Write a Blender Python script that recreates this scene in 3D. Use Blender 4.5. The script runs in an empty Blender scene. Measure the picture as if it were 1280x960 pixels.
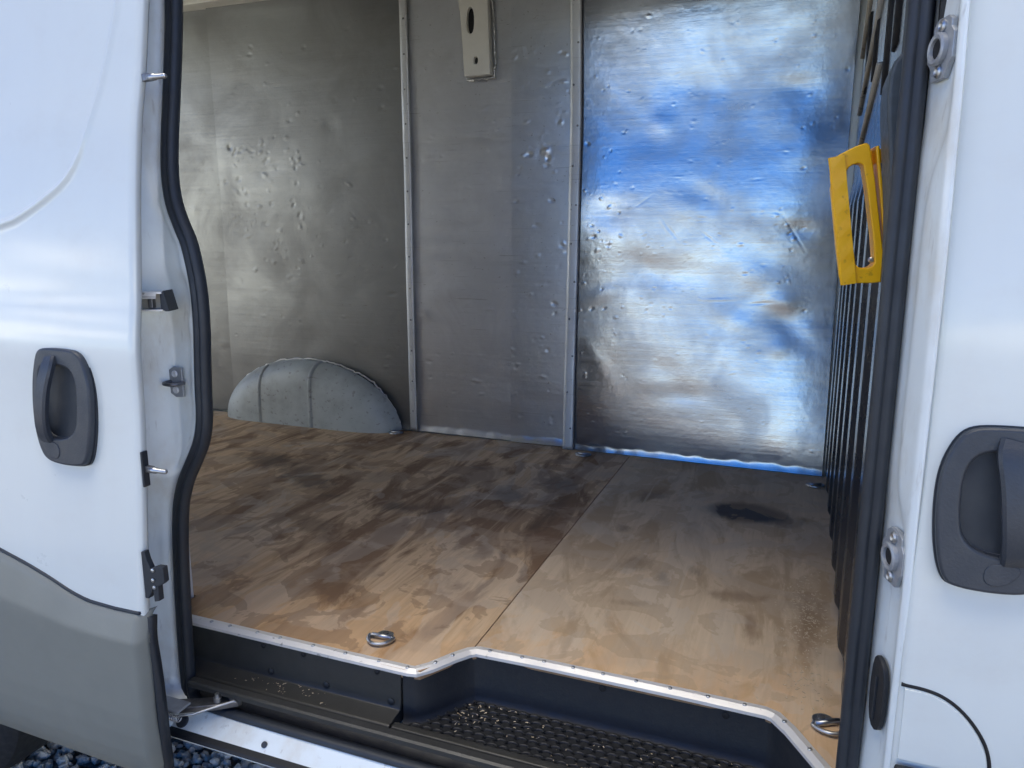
import bpy, bmesh, math, random
import numpy as np
from mathutils import Vector, Matrix
R = math.radians
rng = np.random.default_rng(7)
random.seed(7)
scene = bpy.context.scene
col = scene.collection

# ------------------------------------------------------------------ camera, sky, sun, exposure
cam_d = bpy.data.cameras.new('camera')
cam_d.sensor_fit = 'HORIZONTAL'
cam_d.sensor_width = 36.0
cam_d.lens = 935.0 / 1280.0 * 36.0
cam_d.clip_start = 0.02
cam_d.clip_end = 2000
cam = bpy.data.objects.new('camera', cam_d)
col.objects.link(cam)
cam.location = (0, 0, 1.58)
cam.rotation_euler = (R(90 - 11.076), 0, R(21.179))
scene.camera = cam

SUN_EL, SUN_AZ = 42.0, 5.0      # the sun stands behind the van, this side lies in its shade
world = bpy.data.worlds.new('World')
scene.world = world
world.use_nodes = True
wn = world.node_tree.nodes
wl = world.node_tree.links
bg = wn['Background']
sky = wn.new('ShaderNodeTexSky')
sky.sky_type = 'NISHITA'
sky.sun_disc = False
sky.sun_elevation = R(SUN_EL)
sky.sun_rotation = R(SUN_AZ)
sky.air_density = 1.0
sky.dust_density = 0.0
sky.ozone_density = 2.5
sky.altitude = 4000
hs_ = wn.new('ShaderNodeHueSaturation')      # a clear, deep blue day, the same all over the sky
hs_.inputs['Hue'].default_value = 0.512
hs_.inputs['Saturation'].default_value = 1.36
wl.new(sky.outputs[0], hs_.inputs['Color'])
# unseen clouds added over the whole sky to brighten it and the reflections: a noise on a flat cloud layer seen in perspective
def wnode(kind, **kw):
    n_ = wn.new(kind)
    for k_, v_ in kw.items(): setattr(n_, k_, v_)
    return n_
wtc = wnode('ShaderNodeTexCoord')
wsep = wnode('ShaderNodeSeparateXYZ'); wl.new(wtc.outputs['Generated'], wsep.inputs[0])
wz = wnode('ShaderNodeMath', operation='MAXIMUM'); wl.new(wsep.outputs[2], wz.inputs[0]); wz.inputs[1].default_value = 0.0
wz2 = wnode('ShaderNodeMath', operation='ADD'); wl.new(wz.outputs[0], wz2.inputs[0]); wz2.inputs[1].default_value = 0.16
wdx = wnode('ShaderNodeMath', operation='DIVIDE'); wl.new(wsep.outputs[0], wdx.inputs[0]); wl.new(wz2.outputs[0], wdx.inputs[1])
wdy = wnode('ShaderNodeMath', operation='DIVIDE'); wl.new(wsep.outputs[1], wdy.inputs[0]); wl.new(wz2.outputs[0], wdy.inputs[1])
wcm = wnode('ShaderNodeCombineXYZ'); wl.new(wdx.outputs[0], wcm.inputs[0]); wl.new(wdy.outputs[0], wcm.inputs[1]); wcm.inputs[2].default_value = 33.1
wno = wnode('ShaderNodeTexNoise'); wno.inputs['Scale'].default_value = 0.8; wno.inputs['Detail'].default_value = 8; wno.inputs['Roughness'].default_value = 0.55
wl.new(wcm.outputs[0], wno.inputs['Vector'])
wmr = wnode('ShaderNodeMapRange', interpolation_type='SMOOTHSTEP'); wl.new(wno.outputs['Fac'], wmr.inputs[0])
wmr.inputs[1].default_value = 0.53; wmr.inputs[2].default_value = 0.65
wmx = wnode('ShaderNodeMix', data_type='RGBA'); wl.new(wmr.outputs[0], wmx.inputs[0]); wl.new(hs_.outputs[0], wmx.inputs[6])
CLOUD = 24.0
wmx.inputs[7].default_value = (1.0 * CLOUD, 0.93 * CLOUD, 0.80 * CLOUD, 1)
wl.new(wmx.outputs[2], bg.inputs['Color'])
bg.inputs['Strength'].default_value = 0.06
sun_d = bpy.data.lights.new('sun', 'SUN')
sun_d.energy = 5.0
sun_d.angle = R(0.5)
sun_d.color = (1.0, 0.95, 0.86)
sun = bpy.data.objects.new('sun', sun_d)
col.objects.link(sun)
sd = Vector((math.sin(R(SUN_AZ)) * math.cos(R(SUN_EL)), math.cos(R(SUN_AZ)) * math.cos(R(SUN_EL)), math.sin(R(SUN_EL))))
sun.rotation_euler = sd.to_track_quat('Z', 'Y').to_euler()
sun.location = (0, 8, 12)
vs = scene.view_settings
vs.view_transform = 'Standard'
vs.look = 'None'
vs.gamma = 1.0
vs.use_curve_mapping = False
vs.exposure = 2.38

# ------------------------------------------------------------------ material helpers
class NT:
    def __init__(s, name):
        s.m = bpy.data.materials.new(name)
        s.m.use_nodes = True
        s.n = s.m.node_tree.nodes
        s.l = s.m.node_tree.links
        s.b = s.n['Principled BSDF']
        s.tc = None
    def set(s, **k):
        for a, v in k.items():
            s.put(s.b.inputs[a.replace('_', ' ')], v)
        return s
    def put(s, inp, v):
        if hasattr(v, 'links') or hasattr(v, 'is_output'):
            s.l.new(v, inp)
        elif isinstance(v, tuple) and len(v) == 3 and inp.type == 'RGBA':
            inp.default_value = (*v, 1)
        else:
            inp.default_value = v
    def co(s, scale=(1, 1, 1), loc=(0, 0, 0), rot=(0, 0, 0)):
        if s.tc is None:
            s.tc = s.n.new('ShaderNodeTexCoord')
        mp = s.n.new('ShaderNodeMapping')
        mp.inputs['Scale'].default_value = scale
        mp.inputs['Location'].default_value = loc
        mp.inputs['Rotation'].default_value = rot
        s.l.new(s.tc.outputs['Object'], mp.inputs['Vector'])
        return mp.outputs[0]
    def noise(s, vec, scale, detail=4, rough=0.55, dist=0.0):
        t = s.n.new('ShaderNodeTexNoise')
        t.inputs['Scale'].default_value = scale
        t.inputs['Detail'].default_value = detail
        t.inputs['Roughness'].default_value = rough
        t.inputs['Distortion'].default_value = dist
        s.l.new(vec, t.inputs['Vector'])
        return t.outputs['Fac']
    def voro(s, vec, scale, feature='F1', out='Distance'):
        t = s.n.new('ShaderNodeTexVoronoi')
        t.feature = feature
        t.inputs['Scale'].default_value = scale
        s.l.new(vec, t.inputs['Vector'])
        return t.outputs[out]
    def mr(s, v, a, b, c=0.0, d=1.0):
        t = s.n.new('ShaderNodeMapRange')
        t.interpolation_type = 'SMOOTHSTEP'
        s.put(t.inputs[0], v)
        for i, x in enumerate((a, b, c, d)):
            t.inputs[i + 1].default_value = x
        return t.outputs[0]
    def math(s, op, a, b=0.0):
        t = s.n.new('ShaderNodeMath')
        t.operation = op
        s.put(t.inputs[0], a)
        s.put(t.inputs[1], b)
        return t.outputs[0]
    def mix(s, f, a, b, blend='MIX'):
        t = s.n.new('ShaderNodeMix')
        t.data_type = 'RGBA'
        t.blend_type = blend
        s.put(t.inputs[0], f)
        s.put(t.inputs[6], a)
        s.put(t.inputs[7], b)
        return t.outputs[2]
    def bump(s, h, strength, dist, nrm=None):
        t = s.n.new('ShaderNodeBump')
        t.inputs['Strength'].default_value = strength
        t.inputs['Distance'].default_value = dist
        s.l.new(h, t.inputs['Height'])
        if nrm is not None:
            s.l.new(nrm, t.inputs['Normal'])
        return t.outputs[0]
    def ellipse(s, cx, cy, rx, ry, rotz=0.0, warp=1.15, freq=11.0, soft=0.85):
        v = s.co()
        sub = s.n.new('ShaderNodeVectorMath'); sub.operation = 'SUBTRACT'
        s.l.new(v, sub.inputs[0]); sub.inputs[1].default_value = (cx, cy, 0)
        mp = s.n.new('ShaderNodeMapping'); mp.vector_type = 'TEXTURE'
        mp.inputs['Rotation'].default_value = (0, 0, rotz)
        mp.inputs['Scale'].default_value = (rx, ry, 1e3)
        s.l.new(sub.outputs[0], mp.inputs['Vector'])
        ln = s.n.new('ShaderNodeVectorMath'); ln.operation = 'LENGTH'
        s.l.new(mp.outputs[0], ln.inputs[0])
        nz = s.noise(s.co((1.6, .7, 1), (cx * 7, cy * 5, 0), (0, 0, -.35)), freq, 5, 0.62, 0.5)
        d = s.math('ADD', ln.outputs['Value'], s.math('MULTIPLY', s.math('SUBTRACT', nz, 0.5), warp * 2))
        return s.mr(d, 1.0, 1.0 - soft)

M = {}
def simple(key, color, rough, metal=0.0, nscale=60, namt=0.12, bump=0.0, coat=0.0, spec=0.5):
    t = NT(key)
    n = t.noise(t.co(), nscale, 4)
    c2 = tuple(max(0, c * (1 - namt * 2)) for c in color)
    t.set(Base_Color=t.mix(n, color, c2), Metallic=metal, Roughness=t.mr(n, 0.2, 0.8, rough * 0.85, min(1, rough * 1.2)))
    t.b.inputs['Specular IOR Level'].default_value = spec
    if coat:
        t.b.inputs['Coat Weight'].default_value = coat
        t.b.inputs['Coat Roughness'].default_value = 0.06
    if bump:
        t.set(Normal=t.bump(t.noise(t.co(), nscale * 6, 3), bump, 0.001))
    M[key] = t.m
    return t

# white van paint: dirt film, a few fine runs of grime
t = NT('white_paint')
big = t.noise(t.co((1, 1, 1)), 1.6, 2, 0.5)
runs = t.noise(t.co((26, 26, 1.0)), 1.0, 3, 0.5)
grime = t.noise(t.co((1, 1, 1.5)), 7, 6, 0.7)
c = t.mix(big, (0.71, 0.755, 0.72), (0.665, 0.70, 0.66))
c = t.mix(t.math('MULTIPLY', runs, 0.10), c, (0.50, 0.45, 0.39))
c = t.mix(t.math('MULTIPLY', t.mr(grime, 0.45, 0.9), 0.16), c, (0.46, 0.40, 0.33))
t.set(Base_Color=c, Roughness=t.math('ADD', 0.22, t.math('MULTIPLY', grime, 0.16)))
t.b.inputs['Coat Weight'].default_value = 0.5
t.b.inputs['Coat Roughness'].default_value = 0.08
t.set(Normal=t.bump(t.noise(t.co(), 2.5, 1), 0.10, 0.01))
M['white'] = t.m

# door jamb paint: van white lightened against the door's shade, with a duller coat and dirt
t = NT('jamb_paint')
big = t.noise(t.co((1, 1, .6)), 9, 5, 0.62)
c = t.mix(t.mr(big, 0.42, 0.75), (0.78, 0.83, 0.81), (0.66, 0.65, 0.58))
c = t.mix(t.math('MULTIPLY', t.mr(t.noise(t.co((1, 1, .2)), 55, 4), 0.60, 0.72), 0.35), c, (0.25, 0.21, 0.16))
t.set(Base_Color=c, Roughness=t.mr(big, 0.3, 0.8, 0.28, 0.5))
t.b.inputs['Coat Weight'].default_value = 0.3
t.b.inputs['Coat Roughness'].default_value = 0.15
M['jamb'] = t.m

# aluminium lining
def alu(key, base, rough_lo, rough_hi, tint, sb=0.10, metal=0.96):
    t = NT(key)
    streak = t.noise(t.co((1.2, 1, 26)), 2.4, 6, 0.6)
    fine = t.noise(t.co((6, 1, 260)), 1.5, 4, 0.6)
    patch = t.noise(t.co(), 3.2, 6, 0.62, 0.6)
    spots = t.mr(t.noise(t.co((1, 1, 1.6)), 60, 3), 0.66, 0.74)
    c = t.mix(t.mr(patch, 0.35, 0.72), base, tint)
    c = t.mix(t.math('MULTIPLY', spots, 0.55), c, (0.16, 0.14, 0.12))
    scr = t.mr(t.noise(t.co((3, 1, 120)), 1.3, 2), 0.66, 0.70)
    c = t.mix(t.math('MULTIPLY', scr, 0.35), c, (0.2, 0.19, 0.18))
    rr = t.math('ADD', t.mr(patch, 0.3, 0.75, rough_lo, rough_hi), t.math('MULTIPLY', t.math('SUBTRACT', streak, 0.5), 0.14))
    n1 = t.bump(streak, sb, 0.006)
    n2 = t.bump(fine, 0.06, 0.0006, n1)
    n3 = t.bump(t.noise(t.co(), 14, 4), 0.12, 0.006, n2)
    t.set(Base_Color=c, Metallic=metal, Roughness=rr, Normal=n3)
    M[key] = t.m
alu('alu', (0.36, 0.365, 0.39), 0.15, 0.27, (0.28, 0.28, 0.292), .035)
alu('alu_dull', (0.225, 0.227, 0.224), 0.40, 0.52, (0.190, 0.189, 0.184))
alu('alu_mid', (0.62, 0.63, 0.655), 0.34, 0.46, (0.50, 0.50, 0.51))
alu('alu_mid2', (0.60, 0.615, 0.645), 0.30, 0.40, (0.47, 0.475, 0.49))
alu('alu_strip', (0.56, 0.57, 0.58), 0.42, 0.55, (0.48, 0.48, 0.47), .05, .55)
alu('alu_trim', (0.90, 0.87, 0.82), 0.36, 0.5, (0.74, 0.71, 0.66), .05, .35)

# plywood
def ply(key, base, alt, dark, grey, stains, rot):
    t = NT(key)
    grain = t.noise(t.co((22, 1.1, 1), (3, 1, 0), (0, 0, rot)), 2.0, 7, 0.65, 0.7)
    flow = t.noise(t.co((3.2, 0.9, 1), (0, 4, 0), (0, 0, rot)), 2.1, 6, 0.6, 1.4)
    blot = t.noise(t.co((1, 1.25, 1), (8, 2, 0)), 5.0, 6, 0.58, 0.9)
    fine = t.noise(t.co((90, 6, 1), (0, 0, 0), (0, 0, rot)), 1.6, 4, 0.6)
    c = t.mix(t.mr(grain, 0.36, 0.66), base, alt)
    c = t.mix(t.math('MULTIPLY', t.mr(flow, 0.46, 0.60), 0.9), c, dark)
    c = t.mix(t.math('MULTIPLY', t.mr(blot, 0.50, 0.62), 0.6), c, grey)
    c = t.mix(t.math('MULTIPLY', t.mr(fine, 0.55, 0.75), 0.35), c, dark)
    # worn, varnish-free orange wood along the loading edge
    sx = t.n.new('ShaderNodeSeparateXYZ'); t.l.new(t.co(), sx.inputs[0])
    edge = t.math('ADD', sx.outputs[1], t.math('MULTIPLY', t.math('SUBTRACT', t.noise(t.co((5, 1.5, 1)), 3, 5, 0.65), 0.5), 0.75))
    c = t.mix(t.math('MULTIPLY', t.mr(edge, 1.66, 1.28), 0.45), c, (0.76, 0.44, 0.19))
    for (cx, cy, rx, ry, ro, k, colr) in stains:
        wp_, so_ = (.30, .45) if k >= .9 else (1.15, .85)
        c = t.mix(t.math('MULTIPLY', t.ellipse(cx, cy, rx, ry, ro, wp_, 7.0 if k >= .9 else 11.0, so_), k), c, colr)
    tide = t.noise(t.co((1.5, .8, 1), (5, 9, 0), (0, 0, rot)), 3.4, 4, 0.5, 0.6)
    c = t.mix(t.math('MULTIPLY', t.mr(tide, 0.53, 0.548), 0.26), c, (0.62, 0.55, 0.45))
    tide2 = t.noise(t.co((1.2, 1, 1), (1, 3, 0), (0, 0, rot)), 6.5, 5, 0.55, 0.8)
    c = t.mix(t.math('MULTIPLY', t.mr(tide2, 0.545, 0.570), 0.42), c, dark)
    scratch = t.mr(t.noise(t.co((40, 1.3, 1), (0, 0, 0), (0, 0, rot + 0.7)), 1.1, 3), 0.70, 0.74)
    c = t.mix(t.math('MULTIPLY', scratch, 0.5), c, (0.66, 0.55, 0.40))
    rr = t.mr(blot, 0.3, 0.7, 0.75, 0.55)
    t.b.inputs['Specular IOR Level'].default_value = 0.3
    t.set(Base_Color=c, Roughness=rr, Normal=t.bump(grain, 0.25, 0.003, t.bump(fine, 0.2, 0.001)))
    M[key] = t.m
DK = (0.075, 0.060, 0.052)
ply('ply_brown', (0.53, 0.365, 0.215), (0.67, 0.485, 0.30), (0.22, 0.13, 0.072), (0.42, 0.31, 0.21),
    [(-0.81, 2.56, .09, .15, .2, .75, DK), (-0.93, 2.35, .07, .13, .5, .7, DK), (-1.20, 2.12, .16, .07, .3, .7, DK), (-1.70, 2.25, .26, .10, -.5, .7, DK),
     (-2.0, 2.4, .22, .10, -.3, .6, DK), (-1.15, 2.62, .05, .03, 0, .6, DK), (-0.74, 2.2, .05, .3, -.05, .6, (.09, .055, .035)), (-1.45, 1.9, .3, .07, -.5, .5, (.10, .06, .04)),
     (-1.1, 1.55, .16, .07, -.6, .45, (.2, .11, .05))], -0.45)
ply('ply_grey', (0.62, 0.48, 0.325), (0.69, 0.54, 0.37), (0.45, 0.325, 0.20), (0.54, 0.43, 0.31),
    [(-0.125, 2.49, .16, .115, .05, .90, (.050, .050, .056)), (-0.01, 2.45, .09, .08, .1, .45, (.05, .05, .055)), (-0.44, 2.55, .05, .12, -.5, .5, (.17, .12, .085)),
     (-0.38, 1.98, .05, .09, -.3, .65, (.17, .12, .085)), (-0.30, 1.90, .035, .08, .2, .6, (.17, .12, .085)), (-0.22, 1.97, .03, .06, .3, .55, (.17, .12, .085)),
     (-0.34, 1.73, .08, .03, .2, .55, (.19, .13, .09)), (-0.10, 1.86, .10, .04, .1, .6, (.24, .15, .085)), (-0.06, 1.72, .02, .10, .1, .6, (.24, .15, .085)),
     (0.06, 1.80, .06, .25, 0, .55, (.26, .165, .095)), (-0.48, 2.2, .03, .05, 0, .5, (.17, .12, .085))], 0.06)
simple('ply_edge', (0.42, 0.25, 0.12), 0.75, 0, 80, 0.25)

simple('rubber', (0.030, 0.036, 0.044), 0.50, 0, 25, 0.2, 0.15)
simple('plastic_black', (0.018, 0.020, 0.024), 0.52, 0, 30, 0.25, 0.35)
simple('plastic_riser', (0.050, 0.050, 0.046), 0.38, 0, 20, 0.25, 0.4)
simple('handle_black', (0.042, 0.049, 0.060), 0.42, 0, 40, 0.12, 0.5)
simple('handle_shade', (0.012, 0.015, 0.021), 0.40, 0, 40, 0.12, 0.4)  # handle plastic darkened with the shade of its recess
simple('cladding', (0.235, 0.240, 0.205), 0.52, 0, 6, 0.10, 0.6)
simple('bulkhead', (0.012, 0.015, 0.022), 0.26, 0, 12, 0.2, 0.05, 0.0, 0.4)
simple('bulkhead_rib', (0.50, 0.46, 0.38), 0.3, 0, 40, 0.15)
simple('pillar_trim', (0.060, 0.075, 0.085), 0.5, 0, 90, 0.2, 0.5)
simple('cream_paint', (0.66, 0.64, 0.57), 0.38, 0, 18, 0.10)
simple('zinc', (0.62, 0.63, 0.64), 0.36, 1.0, 60, 0.18)
simple('steel_dark', (0.30, 0.30, 0.31), 0.42, 0.9, 70, 0.3)
simple('striker_grey', (0.46, 0.48, 0.50), 0.42, 0.45, 70, 0.2)
simple('white_screw', (0.72, 0.73, 0.74), 0.35, 0.2, 70, 0.1)
simple('hole', (0.008, 0.008, 0.009), 0.7)
simple('underbody', (0.03, 0.03, 0.03), 0.8)
simple('interior_paint', (0.70, 0.69, 0.66), 0.45, 0, 10, 0.1)
simple('tyre', (0.02, 0.02, 0.02), 0.8, 0, 50, 0.2, 0.5)
simple('shaving', (0.78, 0.64, 0.44), 0.8, 0, 200, 0.2)
simple('sealant', (0.70, 0.70, 0.68), 0.3, 0.7, 80, 0.25)
t = simple('glass', (0.02, 0.025, 0.03), 0.04)

t = NT('arch_paint')
n = t.noise(t.co(), 6, 6, 0.6)
c = t.mix(t.mr(n, 0.4, 0.7), (0.41, 0.44, 0.425), (0.30, 0.315, 0.30))
c = t.mix(t.math('MULTIPLY', t.mr(t.noise(t.co((1, 1, 1.5)), 40, 4), 0.60, 0.68), 0.5), c, (0.16, 0.14, 0.12))
t.set(Base_Color=c, Roughness=0.42)
M['arch'] = t.m

t = NT('yellow_plastic')
n = t.noise(t.co(), 25, 4)
c = t.mix(t.mr(n, 0.35, 0.75), (0.98, 0.52, 0.003), (0.94, 0.46, 0.003))
c = t.mix(t.math('MULTIPLY', t.mr(t.noise(t.co(), 90, 3), 0.62, 0.72), 0.4), c, (0.35, 0.16, 0.01))
t.set(Base_Color=c, Roughness=0.38)
M['yellow'] = t.m

t = NT('gravel_stone')
oi = t.n.new('ShaderNodeAttribute'); oi.attribute_name = 'tone'
n = t.noise(t.co(), 90, 4)
c = t.mix(oi.outputs['Fac'], (0.32, 0.285, 0.235), (0.74, 0.67, 0.56))
c = t.mix(t.math('MULTIPLY', n, 0.4), c, (0.27, 0.26, 0.25))
t.set(Base_Color=c, Roughness=0.8)
M['stone'] = t.m
t = NT('gravel_ground')
vd = t.voro(t.co(), 38)
vc = t.voro(t.co(), 38, 'F1', 'Color')
sp = t.n.new('ShaderNodeSeparateColor'); t.l.new(vc, sp.inputs[0])
c = t.mix(sp.outputs[0], (0.08, 0.077, 0.071), (0.19, 0.181, 0.168))
c = t.mix(t.math('MULTIPLY', t.mr(t.noise(t.co(), 0.25, 5), 0.35, 0.7), 0.5), c, (0.17, 0.152, 0.127))
t.set(Base_Color=c, Roughness=0.85, Normal=t.bump(t.mr(vd, 0.0, 0.7, 1.0, 0.0), 0.8, 0.02))
M['ground'] = t.m

# ------------------------------------------------------------------ mesh helpers
def link(name, me, mat, parent=None, smooth=False):
    if mat is not None and not me.materials:
        me.materials.append(M[mat])
    if smooth:
        me.polygons.foreach_set('use_smooth', [True] * len(me.polygons))
    o = bpy.data.objects.new(name, me)
    col.objects.link(o)
    if parent is not None:
        o.parent = parent
    return o
def mesh(name, vs_, fs, mat, parent=None, smooth=False):
    me = bpy.data.meshes.new(name)
    me.from_pydata([tuple(map(float, v)) for v in vs_], [], [tuple(map(int, f)) for f in fs])
    bm = bmesh.new(); bm.from_mesh(me)
    bmesh.ops.recalc_face_normals(bm, faces=bm.faces)
    bm.to_mesh(me); bm.free()
    return link(name, me, mat, parent, smooth)
def bevel(o, w, seg=2, ang=35):
    b = o.modifiers.new('bevel', 'BEVEL'); b.width = w; b.segments = seg
    b.limit_method = 'ANGLE'; b.angle_limit = R(ang)
    b.harden_normals = False
    s = o.data
    s.polygons.foreach_set('use_smooth', [True] * len(s.polygons))
    w_ = o.modifiers.new('wn', 'WEIGHTED_NORMAL')
    return o
def box(name, a, b, mat, parent=None, bev=0.0):
    x0, y0, z0 = a; x1, y1, z1 = b
    v = [(x0,y0,z0),(x1,y0,z0),(x1,y1,z0),(x0,y1,z0),(x0,y0,z1),(x1,y0,z1),(x1,y1,z1),(x0,y1,z1)]
    f = [(0,1,2,3),(4,5,6,7),(0,1,5,4),(1,2,6,5),(2,3,7,6),(3,0,4,7)]
    o = mesh(name, v, f, mat, parent)
    if bev: bevel(o, bev)
    return o
def prism(name, pts, d0, d1, mat, parent=None, axis='Y', bev=0.0, seg=2):
    """polygon pts (two coordinates) pushed from d0 to d1 along the axis"""
    def mk(p, d):
        return {'Y': (p[0], d, p[1]), 'Z': (p[0], p[1], d), 'X': (d, p[0], p[1])}[axis]
    n = len(pts)
    v = [mk(p, d0) for p in pts] + [mk(p, d1) for p in pts]
    f = [tuple(range(n)), tuple(range(2 * n - 1, n - 1, -1))] + [(i, (i + 1) % n, n + (i + 1) % n, n + i) for i in range(n)]
    o = mesh(name, v, f, mat, parent)
    if bev: bevel(o, bev, seg)
    return o
def smooth_loop(pts, it=2, closed=True):
    P = [np.array(p, float) for p in pts]
    for _ in range(it):
        Q = []
        n = len(P)
        rngi = range(n) if closed else range(n - 1)
        if not closed: Q.append(P[0])
        for i in rngi:
            a, b = P[i], P[(i + 1) % n]
            Q += [a * .75 + b * .25, a * .25 + b * .75]
        if not closed: Q.append(P[-1])
        P = Q
    return P
def sweep(name, path, prof, up, mat, parent=None, closed=False, smooth=True, cap=True):
    """profile points (n, b) carried along a path; b lies along up, n = tangent x up"""
    P = [Vector(p) for p in path]
    up = Vector(up); k = len(prof); n = len(P)
    V = []
    for i, p in enumerate(P):
        a = P[i - 1] if (i > 0 or closed) else P[0]
        b = P[(i + 1) % n] if (i < n - 1 or closed) else P[-1]
        tg = (b - a).normalized()
        nn = tg.cross(up).normalized()
        bb = nn.cross(tg).normalized()
        d1 = (p - a); d2 = (b - p)
        s = 1.0
        if d1.length > 1e-6 and d2.length > 1e-6:
            cs = max(-1, min(1, d1.normalized().dot(d2.normalized())))
            s = 1 / max(0.5, math.sqrt((1 + cs) / 2))
        for (u, w) in prof:
            V.append(p + nn * (u * s) + bb * w)
    F = []
    for i in range(n if closed else n - 1):
        for j in range(k):
            F.append((i * k + j, i * k + (j + 1) % k, ((i + 1) % n) * k + (j + 1) % k, ((i + 1) % n) * k + j))
    if not closed and cap:
        F += [tuple(range(k)), tuple(range((n - 1) * k, n * k))]
    return mesh(name, V, F, mat, parent, smooth)
def circle(r, k=8):
    return [(r * math.cos(2 * math.pi * i / k), r * math.sin(2 * math.pi * i / k)) for i in range(k)]
def lathe(name, prof, mat, parent=None, k=20, axis='Y', loc=(0, 0, 0), smooth=True):
    """prof: (radius, height along axis)"""
    V, F = [], []
    n = len(prof)
    for (r, h) in prof:
        for i in range(k):
            a = 2 * math.pi * i / k
            c_, s_ = r * math.cos(a), r * math.sin(a)
            V.append({'Y': (c_, h, s_), 'Z': (c_, s_, h), 'X': (h, c_, s_)}[axis])
    for j in range(n - 1):
        for i in range(k):
            F.append((j * k + i, j * k + (i + 1) % k, (j + 1) * k + (i + 1) % k, (j + 1) * k + i))
    F += [tuple(range(k)), tuple(range((n - 1) * k, n * k))]
    V = [(v[0] + loc[0], v[1] + loc[1], v[2] + loc[2]) for v in V]
    o = mesh(name, V, F, mat, parent, smooth)
    if smooth:
        e = o.modifiers.new('es', 'EDGE_SPLIT'); e.split_angle = R(40)
    return o
def grid(name, X, Y, Z, mat, parent=None, smooth=True, thick=0.0):
    """arrays (rows, cols) to a surface"""
    r, c_ = X.shape
    V = np.stack([X, Y, Z], -1).reshape(-1, 3)
    i = np.arange(r * c_).reshape(r, c_)
    F = np.stack([i[:-1, :-1], i[:-1, 1:], i[1:, 1:], i[1:, :-1]], -1).reshape(-1, 4)
    me = bpy.data.meshes.new(name)
    me.vertices.add(len(V)); me.vertices.foreach_set('co', V.ravel().astype(np.float32))
    me.loops.add(F.size); me.loops.foreach_set('vertex_index', F.ravel().astype(np.int32))
    me.polygons.add(len(F)); me.polygons.foreach_set('loop_start', (np.arange(len(F)) * 4).astype(np.int32))
    me.update(calc_edges=True); me.validate()
    o = link(name, me, mat, parent, smooth)
    if thick:
        s = o.modifiers.new('solid', 'SOLIDIFY'); s.thickness = thick; s.offset = -1
    return o
def cut(o, cutter):
    b = o.modifiers.new('cut', 'BOOLEAN'); b.operation = 'DIFFERENCE'; b.object = cutter; b.solver = 'EXACT'
    bpy.context.view_layer.update()
    dg = bpy.context.evaluated_depsgraph_get()
    me = bpy.data.meshes.new_from_object(o.evaluated_get(dg))
    o.modifiers.clear()
    old = o.data; o.data = me
    me.materials.clear(); me.materials.append(old.materials[0])
    bpy.data.objects.remove(cutter, do_unlink=True)
    return o
def copies(src, n_new, place):
    for i in range(n_new):
        c_ = src.copy(); col.objects.link(c_); c_.parent = src.parent
        place(i, c_)
def tag(o, label=None, cat=None, group=None, kind=None):
    if label: o['label'] = label
    if cat: o['category'] = cat
    if group: o['group'] = group
    if kind: o['kind'] = kind
    return o

# ------------------------------------------------------------------ body curves
def tab(z, T):
    T = np.array(T, float)
    z = np.asarray(z, float)
    s = 0
    for d in (-.045, -.03, -.015, 0, .015, .03, .045):
        s = s + np.interp(z + d, T[:, 0], T[:, 1])
    return s / 7
def D(z):    # outer skin of the slid-back door
    return tab(z, [(.44, 1.052), (.50, 1.026), (.61, 1.008), (.80, 1.006), (.86, 1.012), (1.053, 1.03), (1.18, 1.042), (1.274, 1.048), (1.39, 1.050),
                   (1.43, 1.061), (1.648, 1.083), (1.794, 1.103), (1.867, 1.121), (2.011, 1.145), (2.6, 1.25)])
def S(z):    # outer skin of the body itself
    return tab(z, [(.44, 1.10), (.9, 1.085), (1.25, 1.10), (1.5, 1.115), (1.8, 1.15), (2.02, 1.19), (2.6, 1.30)])
def J(z):    # plane the rubber seal lies in
    return tab(z, [(.4, 1.19), (1.55, 1.195), (1.75, 1.215), (2.02, 1.262), (2.45, 1.325), (2.6, 1.34)])
SEALZ = [2.024, 1.882, 1.732, 1.654, 1.60, 1.565, 1.454, 1.278, 1.208, 1.16, 1.12, 1.06, .984, .827, .666, .58]
SEALX = [-1.148, -1.168, -1.193, -1.192, -1.172, -1.155, -1.138, -1.152, -1.154, -1.166, -1.188, -1.225, -1.247, -1.259, -1.265, -1.266]
def seal_x(z):
    z = np.asarray(z, float)
    x = tab(z, list(zip(SEALZ[::-1], SEALX[::-1]))) if False else np.interp(z, SEALZ[::-1], SEALX[::-1])
    return x * J(z) / 1.2

van = bpy.data.objects.new('cargo_van', None)
col.objects.link(van)
van.location = (0, 0, 0)
tag(van, 'white panel van with its side door slid open on an empty aluminium-lined load space', 'van')

FZ = 0.68
# ================================================================== setting
g = grid('ground', *np.meshgrid(np.linspace(-300, 300, 3), np.linspace(-300, 300, 3)), np.zeros((3, 3)), 'ground')
tag(g, kind='structure')

# ================================================================== shell of the van, left open at the rear for light
box('roof', (-3.75, 1.33, 2.69), (0.5, 3.12, 2.74), 'white', van, 0.01)
box('outer_wall', (-3.75, 3.09, 0.5), (0.5, 3.13, 2.689), 'white', van)
rd = box('rear_door', (-.025, 0, 0.55), (.025, .86, 2.559), 'white', van, .01)
rd.location = (-3.79, 1.32, 0); rd.rotation_euler = (0, 0, R(80))  # unseen rear doors, posed open to let light into the load space
box('rear_door', (-4.62, 3.145, 0.55), (-3.77, 3.195, 2.60), 'white', van, .01)
box('rear_header', (-3.75, 1.34, 2.56), (-3.70, 3.085, 2.689), 'white', van)
box('underfloor', (-3.69, 1.45, 0.50), (0.16, 3.085, 0.655), 'underbody', van)
box('underfloor', (-3.69, 1.215, 0.50), (-1.36, 1.449, 0.655), 'underbody', van)
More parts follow.
